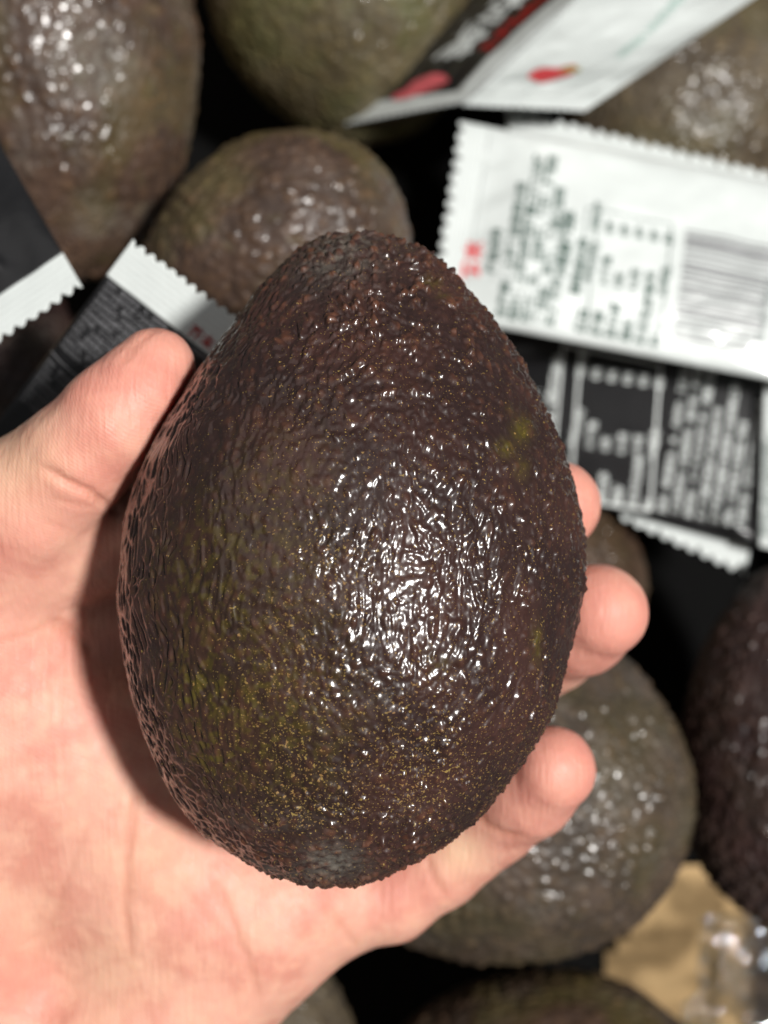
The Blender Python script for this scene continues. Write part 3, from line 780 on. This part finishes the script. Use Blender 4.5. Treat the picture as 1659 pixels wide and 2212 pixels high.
pk.text('ingredient_text', [T(pk, words[i % 8], 0.25, 1438 + i * 28, 1108 + i * 6, 90, 0.004) for i in range(7)], M_WINK)
pk.text('product_text', [T(pk, '酱油调味', 0.30, 1152, 925, 90, 0.012), T(pk, '产品名称：调味酱油汁', 0.31, 1180, 985, 90, 0.012)], M_WINK)
# --- white serrated end below the black packet
ps = Packet('sauce_packet', 'white packet under the black one, its toothed end sticking out below', (1608, 1245, 38.6), (1655, 1000, 39.6), (1380, 920, 40.2), (1340, 1122, 39.2), 3.3, 4.1, puff=0.1, seed=13, wr=0.04)
ps.sheet('end_seal', 0, 0.95, M_WHITE, serr0=0.24, nu=30, pitch=0.44, crimp=0.01)
ps.sheet('film', 0.95, 3.3, M_WHITE, nu=40)
# --- white packet cut by the right edge
pr = Packet('sauce_packet', 'white packet cut off by the right edge, overlapping the black one', (1640, 1180, 37.4), (1870, 1235, 36.6), (1900, 850, 36.6), (1652, 800, 37.3), 3.3, 5.0, puff=0.2, seed=17)
pr.seal = 0.2
pr.sheet('film', 0, 3.3, M_WHITE, nu=50)
pr.text('printed_text', [T(pr, words[6], 0.18, 1653, 1160, 90, 0.0), T(pr, words[4], 0.18, 1664, 1160, 90, 0.0)], M_INK)
# --- black packet with white end, behind the thumb
p2 = Packet('sauce_packet', 'black packet with a white toothed end and red characters, behind the thumb', (288, 517, 25.6), (-40, 960, 27.4), (200, 1170, 27.6), (527, 695, 25.4), 5.2, 2.55, puff=0.22, seed=23, wr=0.02)
p2.seal = 0.86
p2.sheet('end_seal', 0, 0.86, M_WHITE, serr0=0.11, nu=40, pitch=0.235, crimp=0.003)
p2.sheet('film', 0.86, 5.2, M_BLACK, nu=80)
a0 = place_px(p2, 423, 742)
p2.text('red_flavour_mark', [('芥末', 0.27, place_px(p2, 405, 718)[0], place_px(p2, 405, 718)[1], 90, 0.004)], M_DRED)
p2.text('printed_text', [(words[(i * 3) % 8] + words[i % 8][:6], 0.105, 0.98 + i * 0.135, 0.10, 90, 0.0) for i in range(12)] +
        [(words[(i * 5) % 8], 0.10, 2.9 + i * 0.14, 0.08, 90, 0.0) for i in range(8)], M_GINK)
p2.lines('table_frame', [(2.7, 0.05, 2.7, 2.3), (2.7, 0.9, 4.2, 0.9), (3.2, 0.9, 3.2, 2.3)], M_GINK, 0.025)
# --- black packet with white end at the left edge
p1 = Packet('sauce_packet', 'black packet with a white toothed end at the left edge', (178, 620, 25.6), (-20, 275, 27.5), (-330, 480, 27.5), (-130, 825, 25.6), 3.6, 3.0, puff=0.22, seed=29, wr=0.04, ridges=((1.05, 1.05, 1.35, 1.2, 0.10, 0.10),))
p1.seal = 0.72
p1.sheet('end_seal', 0, 0.72, M_WHITE, serr0=0.11, nu=40, pitch=0.25, crimp=0.003)
p1.sheet('film', 0.72, 3.6, M_BLACK, nu=70)
# --- the two upright packets at the top
p5 = Packet('sauce_packet', 'black upright packet with white brush lettering and red strokes at the top', (745, 270, 40.0), (1150, -130, 37.5), (1270, -30, 33.5), (1000, 222, 36.2), 6.4, 4.6, puff=0.12, seed=31, wr=0.05)
p5.seal = 0.8
p5.sheet('end_seal', 0, 0.8, M_WHITE, serr0=0.10, nu=30, pitch=0.30, crimp=0.006)
p5.sheet('film', 0.8, 6.4, M_BLACK, nu=70, v1=3.85)
p5.sheet('border_strip', 0.8, 6.4, M_WHITE, nu=70, v0=3.85)
p5.text('brush_lettering', [('美味', 1.5, 2.2, 1.6, 0, 0.03), ('酱油', 1.3, 4.6, 1.6, 0, 0.03)], M_WINK)
p5.text('red_lettering', [('芥末调味酱汁', 0.62, 2.6, 3.15, 0, 0.02)], M_DRED)
bu = place_px(p5, 912, 186); p5.blob('printed_picture', bu[0], bu[1], 0.42, 0.95, M_PINK, -0.25, 2)
p6 = Packet('sauce_packet', 'white upright packet with a red strawberry picture and pale green lettering at the top', (1000, 228, 36.2), (1290, -45, 33.5), (1690, -45, 35.5), (1262, 240, 37.0), 5.4, 3.6, puff=0.22, seed=37, wr=0.10)
p6.seal = 0.55
p6.sheet('end_seal', 0, 0.55, M_WHITE, serr0=0.08, nu=24, pitch=0.22, crimp=0.004)
p6.sheet('film', 0.55, 5.4, M_WHITE, nu=80)
bu = place_px(p6, 1192, 160); p6.blob('printed_picture', bu[0], bu[1], 0.46, 0.50, M_RED, 0.4, 1)
bu = place_px(p6, 1232, 147); p6.blob('printed_leaf', bu[0], bu[1], 0.13, 0.26, M_LEAF, 0.2, 3, 0.055)
tu = place_px(p6, 1322, 122); p6.text('green_lettering', [('FRESH WASABI', 0.34, tu[0], tu[1], -4, 0.006)], M_TEAL)

# ------------------------------------------------------------------ crumpled clear film, bottom right
def clear_film():
    nu, nv = 110, 110
    a, b = np.meshgrid(np.linspace(0, 1, nu), np.linspace(0, 1, nv), indexing='ij'); a = a.ravel(); b = b.ravel()
    c00, c10, c11, c01 = P(1440, 2300, 41.5), P(1800, 2300, 41.0), P(1800, 1960, 41.0), P(1500, 1985, 41.5)
    p = (1 - a)[:, None] * (1 - b)[:, None] * c00 + a[:, None] * (1 - b)[:, None] * c10 + (a * b)[:, None] * c11 + ((1 - a) * b)[:, None] * c01
    q = np.stack([p[:, 0], p[:, 1], np.zeros(len(p))], -1)
    rid = 1 - np.abs(vnoise(q * np.array([0.55, 1.3, 1]) + 5, 3)) * 2; r2 = 1 - np.abs(vnoise(q * 1.9 + 9, 8)) * 2
    p[:, 2] += 0.55 * rid + 0.22 * r2
    p[:, 0] += 0.35 * vnoise(q * 0.9, 14); p[:, 1] += 0.35 * vnoise(q * 0.9, 15)
    o = mesh_obj('plastic_film', p, grid_faces(nu, nv, False), M_CLEAR, None, origin=P(1620, 2130, 41.5))
    o.modifiers.new('thickness', 'SOLIDIFY').thickness = 0.0001
    tag(o, 'crumpled clear plastic film glinting at the bottom right corner', 'plastic film')
clear_film()
